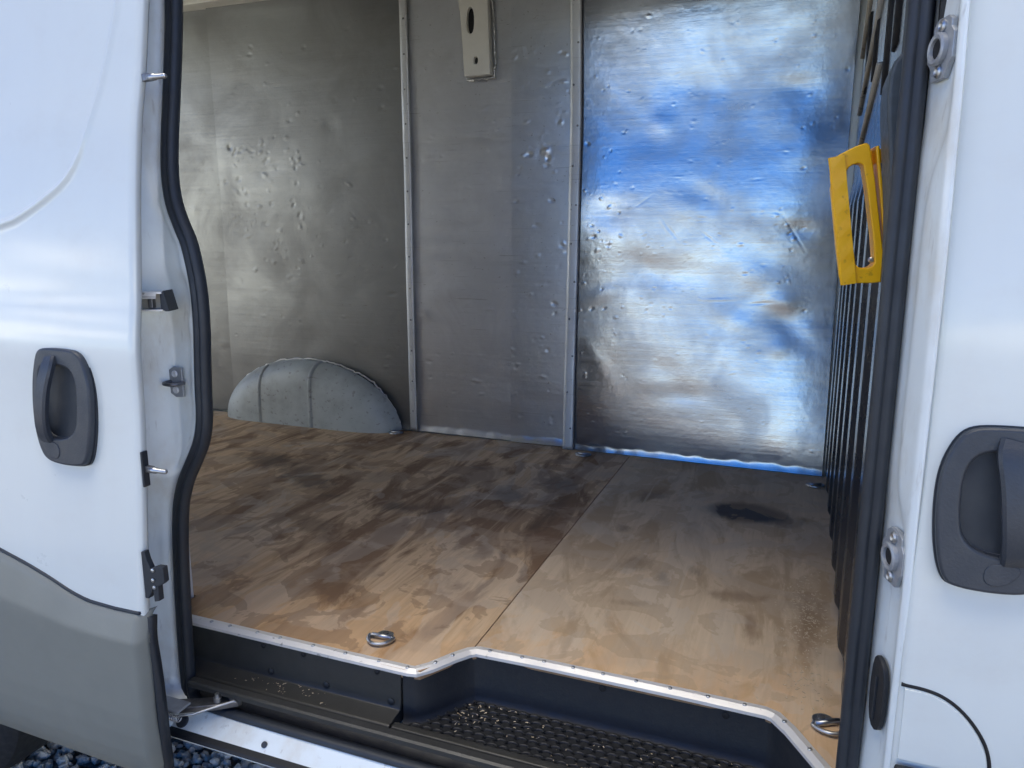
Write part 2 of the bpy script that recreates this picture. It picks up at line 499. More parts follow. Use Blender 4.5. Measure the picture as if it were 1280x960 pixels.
# rear side panel behind the slid door: outer skin and inner lining
zz = np.linspace(0.5, 2.70, 40)
xx = np.linspace(-3.75, -1.40, 12)
Xg, Zg = np.meshgrid(xx, zz)
grid('side_panel', Xg, S(Zg), Zg, 'white', van, True, 0.004)
box('inner_lining', (-3.69, 1.352, 0.66), (-1.40, 1.36, 2.685), 'interior_paint', van)
box('roof_header', (-1.42, 1.345, 2.585), (0.13, 1.42, 2.689), 'interior_paint', van, 0.01)
xx = np.linspace(-1.42, 0.5, 8); zz = np.linspace(2.565, 2.72, 8)
Xg, Zg = np.meshgrid(xx, zz)
grid('roof_gutter', Xg, S(Zg) + .0, Zg, 'white', van, True, 0.004)
box('cant_rail', (-3.69, 2.97, 2.648), (0.12, 3.06, 2.688), 'cream_paint', van, 0.006)
for xb in (-3.0, -2.1, -1.2, -0.35):
    box('roof_bow', (xb - .04, 1.43, 2.655), (xb + .04, 2.965, 2.688), 'interior_paint', van, 0.006)

# ================================================================== aluminium lining of the far wall
def dents(Xg, Zg, spots, rr):
    h = np.zeros_like(Xg)
    for (cx, cz, sx, sz, a, ro) in spots:
        m = (abs(Xg - cx) < 4 * max(sx, sz)) & (abs(Zg - cz) < 4 * max(sx, sz))
        dx, dz = Xg[m] - cx, Zg[m] - cz
        u = dx * math.cos(ro) + dz * math.sin(ro); w = -dx * math.sin(ro) + dz * math.cos(ro)
        q = (u / sx) ** 2 + (w / sz) ** 2
        h[m] += a * np.exp(-q) - 0.35 * a * np.exp(-q / 3.0)
    return h
def vnoise(Xg, Zg, n, fx, fz, seed):
    r = np.random.default_rng(seed)
    h = np.zeros_like(Xg)
    for _ in range(n):
        h += r.normal() * np.sin(Xg * r.normal() * fx + Zg * r.normal() * fz + r.uniform(0, 6.28))
    return h / math.sqrt(n)
def sheet(x0, x1, z1, step, spots, mat, ybase, warp, seed, lip=0.0, skew=0.0, lean=None):
    nx, nz = int((x1 - x0) / step) + 1, int((z1 - FZ - .004) / step) + 1
    Xg, Zg = np.meshgrid(np.linspace(x0, x1, nx), np.linspace(FZ + .004, z1, nz))
    Y = ybase + np.zeros_like(Xg) + skew * (Xg - x0)
    Y += warp[0] * vnoise(Xg, Zg, 14, warp[1], warp[2], seed)
    Y += warp[3] * vnoise(Xg, Zg, 30, warp[4], warp[5], seed + 1)
    if lean is not None:
        Y += sum(np.interp(Zg + d_, [p[0] for p in lean], [p[1] for p in lean]) for d_ in np.linspace(-.14, .14, 15)) / 15 * (.4 + .6 * (Xg - x0) / (x1 - x0))
    Y += dents(Xg, Zg, spots, rng)
    if lip:
        wob = 0.5 + 0.5 * np.sin(Xg * 17) * np.sin(Xg * 31 + 1) + 0.2 * np.sin(Xg * 83)
        Y -= lip * np.clip(1 - (Zg - FZ - .004) / (0.022 + 0.010 * wob), 0, 1) ** 1.5 * (1 + .35 * wob)
    return grid('wall_sheet', Xg, Y, Zg, mat, van, True)
def rand_spots(n, x0, x1, z0, z1, s0, s1, a0, a1, seed, elong=1.0):
    r = np.random.default_rng(seed)
    out = []
    for _ in range(n):
        s = r.uniform(s0, s1)
        out.append((r.uniform(x0, x1), r.uniform(z0, z1), s * r.uniform(1, elong), s, r.choice([-1, 1]) * r.uniform(a0, a1), r.normal() * .35))
    return out
WY = 3.04
# rear corner sheet, angled
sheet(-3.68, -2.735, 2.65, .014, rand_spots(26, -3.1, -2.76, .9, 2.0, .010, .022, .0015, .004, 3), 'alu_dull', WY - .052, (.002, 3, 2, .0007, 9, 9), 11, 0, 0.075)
# second sheet
spB = [(-2.66, 2.01, .014, .02, .003, .4), (-2.62, 1.86, .016, .012, .003, .2), (-2.64, 1.80, .012, .02, -.003, .9), (-2.58, 1.74, .012, .010, .0025, 0)]
spB += rand_spots(60, -2.70, -2.25, 1.40, 2.05, .005, .011, .0010, .0030, 4, 1.8) + rand_spots(80, -2.7, -1.7, .75, 2.5, .004, .009, .0008, .0026, 5, 3.0) + rand_spots(14, -2.7, -1.7, .9, 2.4, .04, .08, .001, .003, 18, 2.5)
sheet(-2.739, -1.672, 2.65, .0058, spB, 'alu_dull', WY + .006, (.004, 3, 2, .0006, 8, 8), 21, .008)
# third sheet (double thickness on its right-hand part)
spC = [(-1.10, 1.92, .012, .009, .004, 0), (-1.03, 1.93, .016, .012, -.006, .4), (-1.02, 1.90, .009, .010, .005, .2), (-1.13, 1.915, .009, .007, -.003, 0)]
spC += rand_spots(80, -1.18, -.92, .72, 2.4, .003, .009, .0006, .0024, 6, 2.4) + rand_spots(60, -1.65, -1.2, .72, 2.4, .003, .009, .0006, .0022, 7, 3.5) + rand_spots(14, -1.65, -.95, .8, 2.3, .03, .06, .001, .0025, 17, 3.0)
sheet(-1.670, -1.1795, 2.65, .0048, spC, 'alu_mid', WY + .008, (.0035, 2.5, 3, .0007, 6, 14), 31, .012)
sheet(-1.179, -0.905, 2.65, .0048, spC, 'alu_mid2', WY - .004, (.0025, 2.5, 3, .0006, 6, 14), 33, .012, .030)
# sheet opposite the doorway
spD = rand_spots(170, -.87, .10, .75, 2.45, .0025, .0055, .0003, .0010, 8, 2.2) + rand_spots(26, -.88, -.66, .95, 2.0, .003, .007, .0004, .0012, 9, 1.8) + rand_spots(26, -.8, .1, .8, 2.2, .03, .07, .0010, .0028, 10, 3.0)
spD += rand_spots(26, -.8, .08, .9, 2.2, .0022, .0035, .0003, .0007, 14, 9.0)
for (cx, cz, ln, an, a) in [(-.50, 1.60, .05, -.9, .0010), (-.53, 1.62, .04, -1.0, -.0008), (-.36, 1.58, .04, -.7, .0010), (-.05, 1.60, .08, -1.0, .0010), (-.31, 1.34, .06, 0.05, -.0012), (-.15, 1.33, .05, .1, .0012), (-.62, 1.72, .05, .6, .0009)]:
    spD.append((cx, cz, ln, .0045, a * .5, an))
LEAN = [(FZ, -.078), (.9, -.046), (1.15, -.015), (1.4, .006), (1.6, .017), (1.9, .028), (2.05, .0285), (2.2, .021), (2.35, .008), (2.65, -.03)]
sheet(-0.897, 0.115, 2.65, .0042, spD, 'alu', WY - .020, (.0070, 1.3, 6.0, .0005, 4, 15), 41, .004, .03, LEAN)
def rivet_mesh(r, h, mat, name='rivet'):
    o = lathe(name, [(r, 0), (r, -h * .3), (r * .8, -h * .75), (r * .4, -h), (r * .12, -h)], mat, None, 10, 'Y')
    return o
def rivets(parent, pts, r, h, mat, rot=None):
    o = rivet_mesh(r, h, mat); o.parent = parent; o.location = pts[0]
    if rot: o.rotation_euler = rot
    copies(o, len(pts) - 1, lambda i, c_: setattr(c_, 'location', pts[i + 1]))
for (x0, x1, n, off) in ((-1.690, -1.654, 13, 0), (-0.921, -0.874, 12, .05)):
    Zg, Xg = np.meshgrid(np.linspace(FZ + .006, 2.645, 120), np.linspace(x0, x1, 5), indexing='ij')
    Y = WY - .010 + .0012 * np.sin(Zg * 9 + x0 * 5) + .0006 * np.sin(Zg * 31)
    Y[:, 0] += .0012; Y[:, -1] += .0012
    if off: Y = Y - .022 + .4 * np.interp(Zg, [p[0] for p in LEAN], [p[1] for p in LEAN])
    st = grid('joint_strip', Xg + .0015 * np.sin(Zg * 4), Y, Zg, 'alu_strip', van, True, -0.0015)
    rivets(st, [((x0 + x1) / 2 + (.009 * (-1) ** i if off else 0), WY - .011 - (.022 - .4 * float(np.interp(.78 + i * (1.86 / n), [p[0] for p in LEAN], [p[1] for p in LEAN])) if off else 0), .78 + i * (1.86 / n)) for i in range(n)], .0045, .003, 'steel_dark')
# loose screw heads on the sheets
# ================================================================== pressed steel pillar bracket
pb = prism('pillar_bracket', [(-1.405, 2.66), (-1.377, 2.236), (-1.260, 2.238), (-1.275, 2.66)], WY - .035, WY - .002, 'cream_paint', van)
c1 = prism('c', [(p[0] * .016 - 1.348, p[1] * .05 + 2.452) for p in smooth_loop([(-1, -1), (1, -1), (1, 1), (-1, 1)], 2)], WY - .06, WY - .012, 'hole', None)
cut(pb, c1)
c1 = prism('c', [(p[0] * .009 - 1.325, p[1] * .014 + 2.297) for p in smooth_loop([(-1, -1), (1, -1), (1, 1), (-1, 1)], 3)], WY - .06, WY - .012, 'hole', None)
cut(pb, c1)
bevel(pb, .004)
prism('slot_recess', [(p[0] * .0155 - 1.348, p[1] * .0495 + 2.452) for p in smooth_loop([(-1, -1), (1, -1), (1, 1), (-1, 1)], 2)], WY - .018, WY - .013, 'hole', pb)
prism('hole_recess', [(p[0] * .0085 - 1.325, p[1] * .0135 + 2.297) for p in smooth_loop([(-1, -1), (1, -1), (1, 1), (-1, 1)], 3)], WY - .022, WY - .013, 'hole', pb)
for sx in (-1,):
    prism('flange', [(-1.425, 2.66), (-1.4065, 2.50), (-1.4005, 2.50), (-1.4065, 2.66)], WY - .012, WY - .003, 'cream_paint', pb)
# ragged sealant where the sheet was cut round the bracket
def ragged(name, pts, r, mat, parent, up=(0, -1, 0), amp=.5, step=.008, seed=1):
    rr = np.random.default_rng(seed)
    P = []
    for a, b in zip(pts[:-1], pts[1:]):
        a, b = np.array(a, float), np.array(b, float)
        n = max(2, int(np.linalg.norm(b - a) / step))
        for i in range(n): P.append(a + (b - a) * i / n + rr.normal(size=3) * r * amp)
    P.append(np.array(pts[-1], float))
    return sweep(name, P, circle(r, 6), up, mat, parent)
ragged('sealant_bead', [(-1.382, WY - .006, 2.228), (-1.30, WY - .006, 2.226), (-1.252, WY - .006, 2.230), (-1.250, WY - .006, 2.30), (-1.258, WY - .006, 2.45), (-1.266, WY - .006, 2.62)], .004, 'sealant', pb, amp=.6, seed=3)

# ================================================================== wheel arch
AX, AW, AH, AD = -2.245, 0.505, 0.318, 0.135
def arch_y(x, z):
    r = np.sqrt(((x - AX) / AW) ** 2 + ((z - FZ) / AH) ** 2)
    return WY + .008 - AD * np.sqrt(np.clip(1 - np.clip(r, 0, 1) ** 7, 0, 1))
th = np.linspace(0, math.pi, 70); rad = np.concatenate([np.linspace(0.0, .8, 14), np.linspace(.83, 1.0, 16)])
T_, R_ = np.meshgrid(th, rad)
Xa = AX + AW * R_ * np.cos(T_); Za = FZ - .004 + AH * R_ * np.sin(T_)
wa = grid('wheel_arch', Xa, arch_y(Xa, Za), Za, 'arch', van, True)
for xr, wr in ((-2.47, .011), (-2.17, .012)):
    ztop = FZ + AH * math.sqrt(max(0, 1 - ((xr - AX) / AW) ** 2))
    P = []
    for q in np.linspace(0, 1, 40):
        z = FZ + .004 + (ztop - FZ - .012) * math.sin(q * math.pi / 2)
        x = xr + .05 * max(0, q - .55) ** 1.5
        P.append((x, float(arch_y(x, z)), z))
    sweep('pressed_rib', P, [(-wr, .004), (-wr * .7, -.005), (wr * .7, -.005), (wr, .004)], (1, 0, 0), 'arch', wa) if False else None
    prof = [(u * wr, 0.010 * math.sqrt(max(0, 1 - u * u)) - .002) for u in np.linspace(-1, 1, 7)]
    V, F = [], []
    for (x, y, z) in P:
        nx = np.array([0.0, -(1), 0.0])
        e = 1e-3
        gz = float(arch_y(x, z + e) - arch_y(x, z - e)) / (2 * e)
        nn = np.array([0, -1, gz]); nn = nn / np.linalg.norm(nn)
        for (u, w) in prof:
            xx_ = x + u
            V.append((xx_, float(arch_y(xx_, z)) + nn[1] * w, z + nn[2] * w))
    k = len(prof)
    for i in range(len(P) - 1):
        for j in range(k - 1):
            F.append((i * k + j, i * k + j + 1, (i + 1) * k + j + 1, (i + 1) * k + j))
    mesh('pressed_rib', V, F, 'arch', wa, True)
pts = [(AX + (AW - .006) * math.cos(a), WY + .001 - .010 * abs(math.cos(a)), FZ - .002 + (AH - .003) * math.sin(a)) for a in np.linspace(.02, math.pi - .02, 40)]
ragged('cut_sheet_edge', pts, .0040, 'alu_trim', wa, (0, -1, 0), .8, .014, 5)

# ================================================================== floor
FRONT = [(-1.36, 1.266), (-0.735, 1.262), (-0.70, 1.268), (-0.640, 1.372), (-0.612, 1.390), (-0.02, 1.390), (0.012, 1.378), (0.088, 1.256), (0.13, 1.19)]
JX = -0.631
fA = [(-3.68, 3.032), (-3.68, 1.365), (-1.395, 1.365), (-1.395, 1.275)] + FRONT[:4] + [(JX - .0012, 1.377), (JX - .0012, 3.032)]
fB = [(JX + .0012, 3.025), (JX + .0012, 1.379)] + FRONT[4:] + [(0.136, 1.26), (0.136, 3.0)]
for nm, pl, mt in (('floor_board', fA, 'ply_brown'), ('floor_board', fB, 'ply_grey')):
    bm = bmesh.new()
    vt = [bm.verts.new((p[0], p[1], FZ)) for p in pl]
    ft = bm.faces.new(vt)
    vb = [bm.verts.new((p[0], p[1], FZ - .02)) for p in pl]
    bm.faces.new(vb)
    for i in range(len(pl)):
        j = (i + 1) % len(pl)
        f_ = bm.faces.new((vt[i], vt[j], vb[j], vb[i])); f_.material_index = 1
    bmesh.ops.recalc_face_normals(bm, faces=bm.faces)
    me = bpy.data.meshes.new(nm); bm.to_mesh(me); bm.free()
    me.materials.append(M[mt]); me.materials.append(M['ply_edge'])
    link(nm, me, None, van)['label'] = 'brown stained plywood board' if mt == 'ply_brown' else 'greyer plywood board next to the bulkhead'
box('underlay', (-1.30, 1.42, .6555), (0.12, 3.02, .6595), 'hole', van)
# aluminium edge trim: a flat on the boards and a lip hanging over the edge
path = [(p[0], p[1], FZ) for p in smooth_loop(FRONT, 1, False)]
W = .021
tr = sweep('edge_trim', path, [(.0075, -.0035), (.0075, -.0105), (.0060, -.0105), (.0045, -.004), (-W * .75, .0005), (-W * .75, .0018), (-.004, .0024)], (0, 0, 1), 'alu_trim', van, False, False)
# rivets along the trim
def along(pth, s):
    d = 0
    for a, b in zip(pth[:-1], pth[1:]):
        a, b = np.array(a), np.array(b); L = np.linalg.norm(b - a)
        if d + L >= s: return a + (b - a) * (s - d) / L, (b - a) / L
        d += L
    return np.array(pth[-1]), (b - a) / L
pts = []
for s in [.10, .155, .235, .30, .39, .475, .56, .63, .70, .745, .83, .905, .955, 1.02, 1.085, 1.155, 1.225, 1.30, 1.37, 1.45, 1.53]:
    p, d = along(path, s)
    nrm = np.array([d[1], -d[0], 0])
    pts.append(tuple(p - nrm * .0055 + np.array([0, 0, .0016])))
rivets(tr, pts, .0046, .003, 'zinc', (R(90) * -1, 0, 0))

# ================================================================== step and sill
# riser under the rear part of the floor edge, with the foot ledge
def strip(name, x0, x1, prof, mat, parent, n=2):
    return sweep(name, [(x, 0, 0) for x in np.linspace(x0, x1, n)], [(-y, z) for y, z in prof], (0, 0, 1), mat, parent, False, False)
RB = [(1.2600, .673), (1.2590, .655), (1.256, .600), (1.252, .588), (1.225, .584), (1.208, .582), (1.203, .576), (1.203, .560), (1.215, .556), (1.30, .556), (1.30, .672)]
ri = strip('step_riser', -1.395, -0.742, RB, 'plastic_riser', van); bevel(ri, .003, 2)
for x, z in ((-1.10, .660), (-.99, .662), (-.80, .662)):
    lathe('clip', [(.006, 0), (.006, -.002), (.003, -.004)], 'hole', ri, 12, 'Y', (x, 1.2592, z))
for x in (-1.08, -.93, -.765):
    lathe('screw', [(.008, 0), (.008, -.003), (.003, -.005)], 'plastic_black', ri, 12, 'Y', (x, 1.2562, .602))
# wall of the step recess
WP = [(-0.738, 1.2655), (-0.705, 1.272), (-0.643, 1.378), (-0.612, 1.397), (-0.02, 1.397), (0.014, 1.384), (0.090, 1.262), (0.135, 1.20)]
wp = [(p[0], p[1], FZ) for p in smooth_loop(WP, 2, False)]
sw = sweep('step_wall', wp, [(.0045, -.007), (.007, -.030), (.009, -.105), (.014, -.118), (.022, -.124), (-.02, -.135), (-.02, -.0225), (.0035, -.0225), (.0035, -.007)], (0, 0, 1), 'plastic_black', van, False, True)
e = sw.modifiers.new('es', 'EDGE_SPLIT'); e.split_angle = R(50)
for x in (-.575, -.335, -.085):
    h = lathe('fixing_hole', [(.0075, 0), (.0075, -.0015), (.006, -.002)], 'hole', sw, 14, 'Y', (x, 1.3895, .653))
# tread
tp = [(-0.738, 1.218), (-0.738, 1.26), (-0.700, 1.268), (-0.640, 1.370), (-0.612, 1.388), (-0.02, 1.388), (0.01, 1.375), (0.085, 1.255), (0.11, 1.218)]
td = prism('step_tread', tp, .535, .5600, 'plastic_black', van, 'Z')
box('tread_nosing', (-0.7385, 1.202, .556), (0.12, 1.224, .5835), 'plastic_riser', van, .005)
# raised scale-shaped grips on the tread, each a shared low mesh
gv, gf = [], []
k = 7
for (r0, z) in ((.0135, 0), (.0125, .0035), (.0085, .0028), (.0075, 0)):
    for i in range(k):
        a = math.pi * (0.02 + .96 * i / (k - 1))
        gv.append((1.25 * r0 * math.cos(a), r0 * math.sin(a), z))
for j in range(3):
    for i in range(k - 1):
        gf.append((j * k + i, j * k + i + 1, (j + 1) * k + i + 1, (j + 1) * k + i))
g0 = mesh('grip_scale', gv, gf, 'plastic_black', td, True)
spots = []
for r_ in range(8):
    y = 1.228 + r_ * .0195
    for q in range(34):
        x = -.715 + q * .0335 / 1.35 * 1.0 + (.0124 if r_ % 2 else 0)
        ok = x < .07 - max(0, (y - 1.24)) * .62 and x > -.72 + max(0, (y - 1.25)) * .62
        if ok: spots.append((x, y, .5602))
spots = spots[:300]
g0.location = spots[0]
copies(g0, len(spots) - 1, lambda i, c_: setattr(c_, 'location', spots[i + 1]))
# running rail for the door arm, channel and sill
rl = strip('door_rail', -1.23, 0.115, [(1.155, .588), (1.155, .598), (1.160, .601), (1.176, .601), (1.180, .597), (1.180, .575), (1.174, .575), (1.174, .592), (1.162, .592), (1.162, .588)], 'plastic_riser', van)
ch = strip('rail_channel', -1.33, 0.125, [(1.19, .548), (1.205, .556), (1.205, .50), (1.10, .50), (1.105, .505), (1.135, .515), (1.145, .528), (1.150, .530)], 'plastic_black', van)
SL = [(1.162, .541), (1.150, .540), (1.110, .502), (1.106, .493), (1.112, .485), (1.20, .484), (1.20, .490), (1.116, .492), (1.15, .532)]
sl = strip('door_sill', -1.33, 0.14, SL, 'jamb', van)
bevel(sl, .002, 2, 20)
def plug(x, y, z, r, tilt):
    o = lathe('plug', [(r, .002), (r, -.002), (r * .75, -.0035), (r * .3, -.0035)], 'handle_black', sl, 18, 'Y')
    o.location = (x, y, z); o.rotation_euler = (tilt, 0, 0)
for px_, pz_, pr_ in ((-1.226, .520, .0145), (-1.002, .5205, .0066), (-.62, .5205, .0066)):
    plug(px_, 1.129 + (pz_ - .5205) * 1.05 - .0008, pz_ + .0008, pr_, R(-46))

# ================================================================== rear door pillar (white jamb)
def jamb_left():
    z = np.concatenate([np.linspace(.486, .60, 16), np.linspace(.61, 2.58, 240)])
    u = np.linspace(0, 1, 46)
    U, Zg = np.meshgrid(u, z)
    xs = seal_x(np.maximum(Zg, .58)) - .012
    # round the foot of the pillar into the sill
    foot = np.clip((.60 - Zg) / .10, 0, 1)
    xs = xs + .13 * foot ** 2.2
    jj = J(Zg)
    wid = 0.135
    x_out = -1.37 + 0 * Zg
    Xg = xs + (x_out - xs) * U
    dist = xs - Xg
    Xb = np.minimum(xs - .012, -1.232)
    Y = jj + .004 - 1.6 * np.clip(Xb - Xg, 0, .055)
    # rolled edge by the seal
    Y -= .010 * np.exp(-((dist - .018) / .012) ** 2)
    # shallow arched pressing round the striker
    cx, hw = -1.205, .034
    top = 1.415 - 2.2 * (Xg - cx) ** 2 * 8
    m = 1 / (1 + np.exp(-(hw - abs(Xg - cx)) / .004)) * 1 / (1 + np.exp(-(top - Zg) / .005)) * 1 / (1 + np.exp(-(Zg - 1.14) / .012))
    Y += .007 * m
    # hollow round the end of the middle rail
    m2 = np.exp(-(((Zg - 1.46) / .045) ** 4)) * np.exp(-(((Xg + 1.21) / .05) ** 4))
    Y += .010 * m2
    # vertical groove further out
    Y += .004 / (1 + np.exp((Xg + 1.285) / .003)) * (Zg > .62)
    Y = np.where(Zg < .6, Y - .05 * foot ** 1.5, Y)
    return grid('door_pillar', Xg, Y, Zg, 'jamb', van, True, .003)
pl = jamb_left()
pl['label'] = 'rear pillar of the door opening with striker and rail end'
# striker: D plate, two screws, wire loop
sk = prism('striker', [(-1.216 - .0, 1.312), (-1.216, 1.250), (-1.236, 1.248), (-1.254, 1.258), (-1.263, 1.282), (-1.255, 1.304), (-1.237, 1.314)], 1.176, 1.181, 'striker_grey', van, 'Y', .0015)
for z in (1.2985, 1.264):
    lathe('striker_screw', [(.0075, 0), (.0075, -.002), (.0055, -.0035), (.002, -.002)], 'white_screw', sk, 14, 'Y', (-1.234, 1.1758, z))
lp = smooth_loop([(-1.247, 1.178, 1.281), (-1.247, 1.150, 1.281), (-1.214, 1.150, 1.280), (-1.214, 1.178, 1.280)], 2, False)
sweep('striker_loop', lp, circle(.0042, 8), (0, 0, 1), 'steel_dark', sk)
sk.location = (.013, .012, 0)
# end of the middle rail
rb = box('rail_end', (-1.33, 1.140, 1.4715), (-1.190, 1.185, 1.4745), 'alu_trim', van)
box('rail_wall', (-1.33, 1.168, 1.441), (-1.195, 1.172, 1.4712), 'cream_paint', rb)
box('rail_lower_lip', (-1.33, 1.140, 1.4375), (-1.190, 1.185, 1.4407), 'alu_trim', rb)
box('rail_upper_lip', (-1.33, 1.1375, 1.462), (-1.200, 1.1398, 1.4745), 'alu_trim', rb)
prism('rail_stop', [(-1.194, 1.441), (-1.194, 1.4712), (-1.187, 1.478), (-1.178, 1.437), (-1.185, 1.437)], 1.142, 1.19, 'rubber', rb, 'Y', .001)
box('rail_roller', (-1.222, 1.150, 1.442), (-1.212, 1.166, 1.466), 'steel_dark', rb, .002)
pv = Vector((-1.178, 1.175, 0)); rm_ = Matrix.Rotation(R(24), 3, 'Z')       # the rail bends inwards at its front end
rb.rotation_euler = (0, 0, R(24)); rb.location = pv - rm_ @ pv + Vector((0, -.012, 0))

# ================================================================== rubber seal round the opening
zc = [2.49, 2.36, 2.2] + SEALZ
xc = []
for z in zc:
    base = np.interp(z, SEALZ[::-1], SEALX[::-1]) if z <= 2.024 else -1.148 + (z - 2.024) * .06
    xc.append(float(base * J(z) / 1.2))
P = [(x, float(J(z)) - .008, z) for x, z in zip(xc, zc)]
P += [(-1.250, 1.180, .552), (-1.215, 1.166, .541), (-1.15, 1.160, .5385), (-.8, 1.158, .5385), (-.4, 1.158, .5385), (.03, 1.158, .5385), (.085, 1.163, .545), (.112, 1.178, .575), (.118, 1.190, .63)]
for z in (.75, 1.0, 1.25, 1.5, 1.7, 1.9, 2.1, 2.28):
    P.append((float(.119 * J(z) / 1.2), float(J(z)) - .008, z))
P += [(.110, 1.325, 2.50), (.05, 1.332, 2.55), (-.05, 1.336, 2.56), (-.6, 1.336, 2.56), (-1.05, 1.336, 2.56), (-1.17, 1.33, 2.545)]
P = smooth_loop(P, 2, True)
sp_ = [(-.018, .010), (-.020, -.002), (-.015, -.011), (-.006, -.013), (-.001, -.008), (.001, -.008), (.004, -.012), (.011, -.012), (.0175, -.006), (.019, .004), (.017, .010)]
sweep('door_seal', P, [(.84 * a_, b_) for a_, b_ in sp_], (0, 1, 0), 'rubber', van, True, True)

# ================================================================== front door pillar
def jamb_right():
    z = np.linspace(.44, 2.58, 270); u = np.linspace(0, 1, 40)
    U, Zg = np.meshgrid(u, z)
    off = J(Zg) - 1.2
    X0 = .1345 * J(Zg) / 1.2
    Xg = X0 + (.1675 - X0) * U
    Y = 1.2 + off - .098 * U ** 1.05
    # relief across the jamb, measured along its normal (-x)
    def sg(v, w): return 1 / (1 + np.exp(-np.clip(v / w, -40, 40)))
    pocket1 = sg(Zg - 1.70, .012) * sg(2.0 - Zg, .02)
    pocket2 = sg(1.205 - Zg, .012) * sg(Zg - .80, .012)
    ridge = np.exp(-((U - .72 + .30 * sg(Zg - 1.72, .03) * 0) / .16) ** 2)
    edge_u = .82 - .42 * sg(1.68 - Zg, .022) * sg(Zg - 1.19, .022)
    raise_ = sg(U - edge_u, .05)
    Xg = Xg - .0075 * raise_ * sg(.97 - U, .02) + .003 * (pocket1 + pocket2) * sg(.8 - U, .05)
    return grid('door_pillar', Xg, Y, Zg, 'jamb', van, True, .003)
fp = jamb_right()
fp['label'] = 'front pillar of the door opening with two dovetail sockets'
def on_jamb(u, z, lift):
    off = float(J(z)) - 1.2
    x0 = .1345 * (1.2 + off) / 1.2
    d = Vector((.033, -.098, 0)).normalized(); n = Vector((-d.y * -1 * -1, 0, 0))
    n = Vector((-.948, -.319, 0))
    p = Vector((x0 + (.1675 - x0) * u, 1.2 + off - .098 * u, z)) + n * lift
    return p, d, n
def socket(u, z, h):
    p, d, n = on_jamb(u, z, .004)
    root = prism('dovetail_socket', [(1.35 * a_, b_) for a_, b_ in [(-.016, -.5 * h), (.010, -.5 * h), (.016, -.30 * h), (.022, -.2 * h), (.022, .2 * h), (.016, .3 * h), (.016, .42 * h), (.008, .5 * h), (-.010, .5 * h), (-.018, .4 * h), (-.018, .28 * h), (-.026, .18 * h), (-.026, -.15 * h), (-.018, -.28 * h)]], -.003, .0045, 'striker_grey', van, 'Y', .0012)
    m = Matrix((( d.x, -n.x, 0, p.x), (d.y, -n.y, 0, p.y), (0, 0, 1, p.z), (0, 0, 0, 1)))
    root.matrix_world = m
    for zz_ in (.36 * h, -.36 * h):
        s_ = lathe('socket_screw', [(.0085, 0), (.0085, -.002), (.0055, -.004), (.0025, -.0022)], 'zinc', root, 14, 'Y', (0, -.003, zz_))
    ring = lathe('socket_ring', [(.021, 0), (.021, -.006), (.018, -.008), (.0135, -.007), (.0125, -.001)], 'zinc', root, 20, 'Y', (-.002, -.003, 0))
    ring.data.materials[0] = M['striker_grey']
    lathe('socket_hole', [(.0125, 0), (.0125, -.0035), (.010, -.0036)], 'hole', root, 18, 'Y', (-.002, -.003, 0))
socket(.50, 1.822, .078)
socket(.56, 1.130, .082)
# black rubber buffer low on the pillar
p, d, n = on_jamb(.50, .908, .004)
bf = prism('buffer', smooth_loop([(-.022, -.055), (.020, -.058), (.024, .035), (.010, .058), (-.020, .060)], 2), -.004, .004, 'plastic_black', van, 'Y', .0015)
bf.matrix_world = Matrix(((d.x, -n.x, 0, p.x), (d.y, -n.y, 0, p.y), (0, 0, 1, p.z), (0, 0, 0, 1)))
prism('buffer_rib', [(-.002, -.04), (.002, -.04), (.003, .03), (-.001, .03)], -.0065, -.0042, 'rubber', bf)

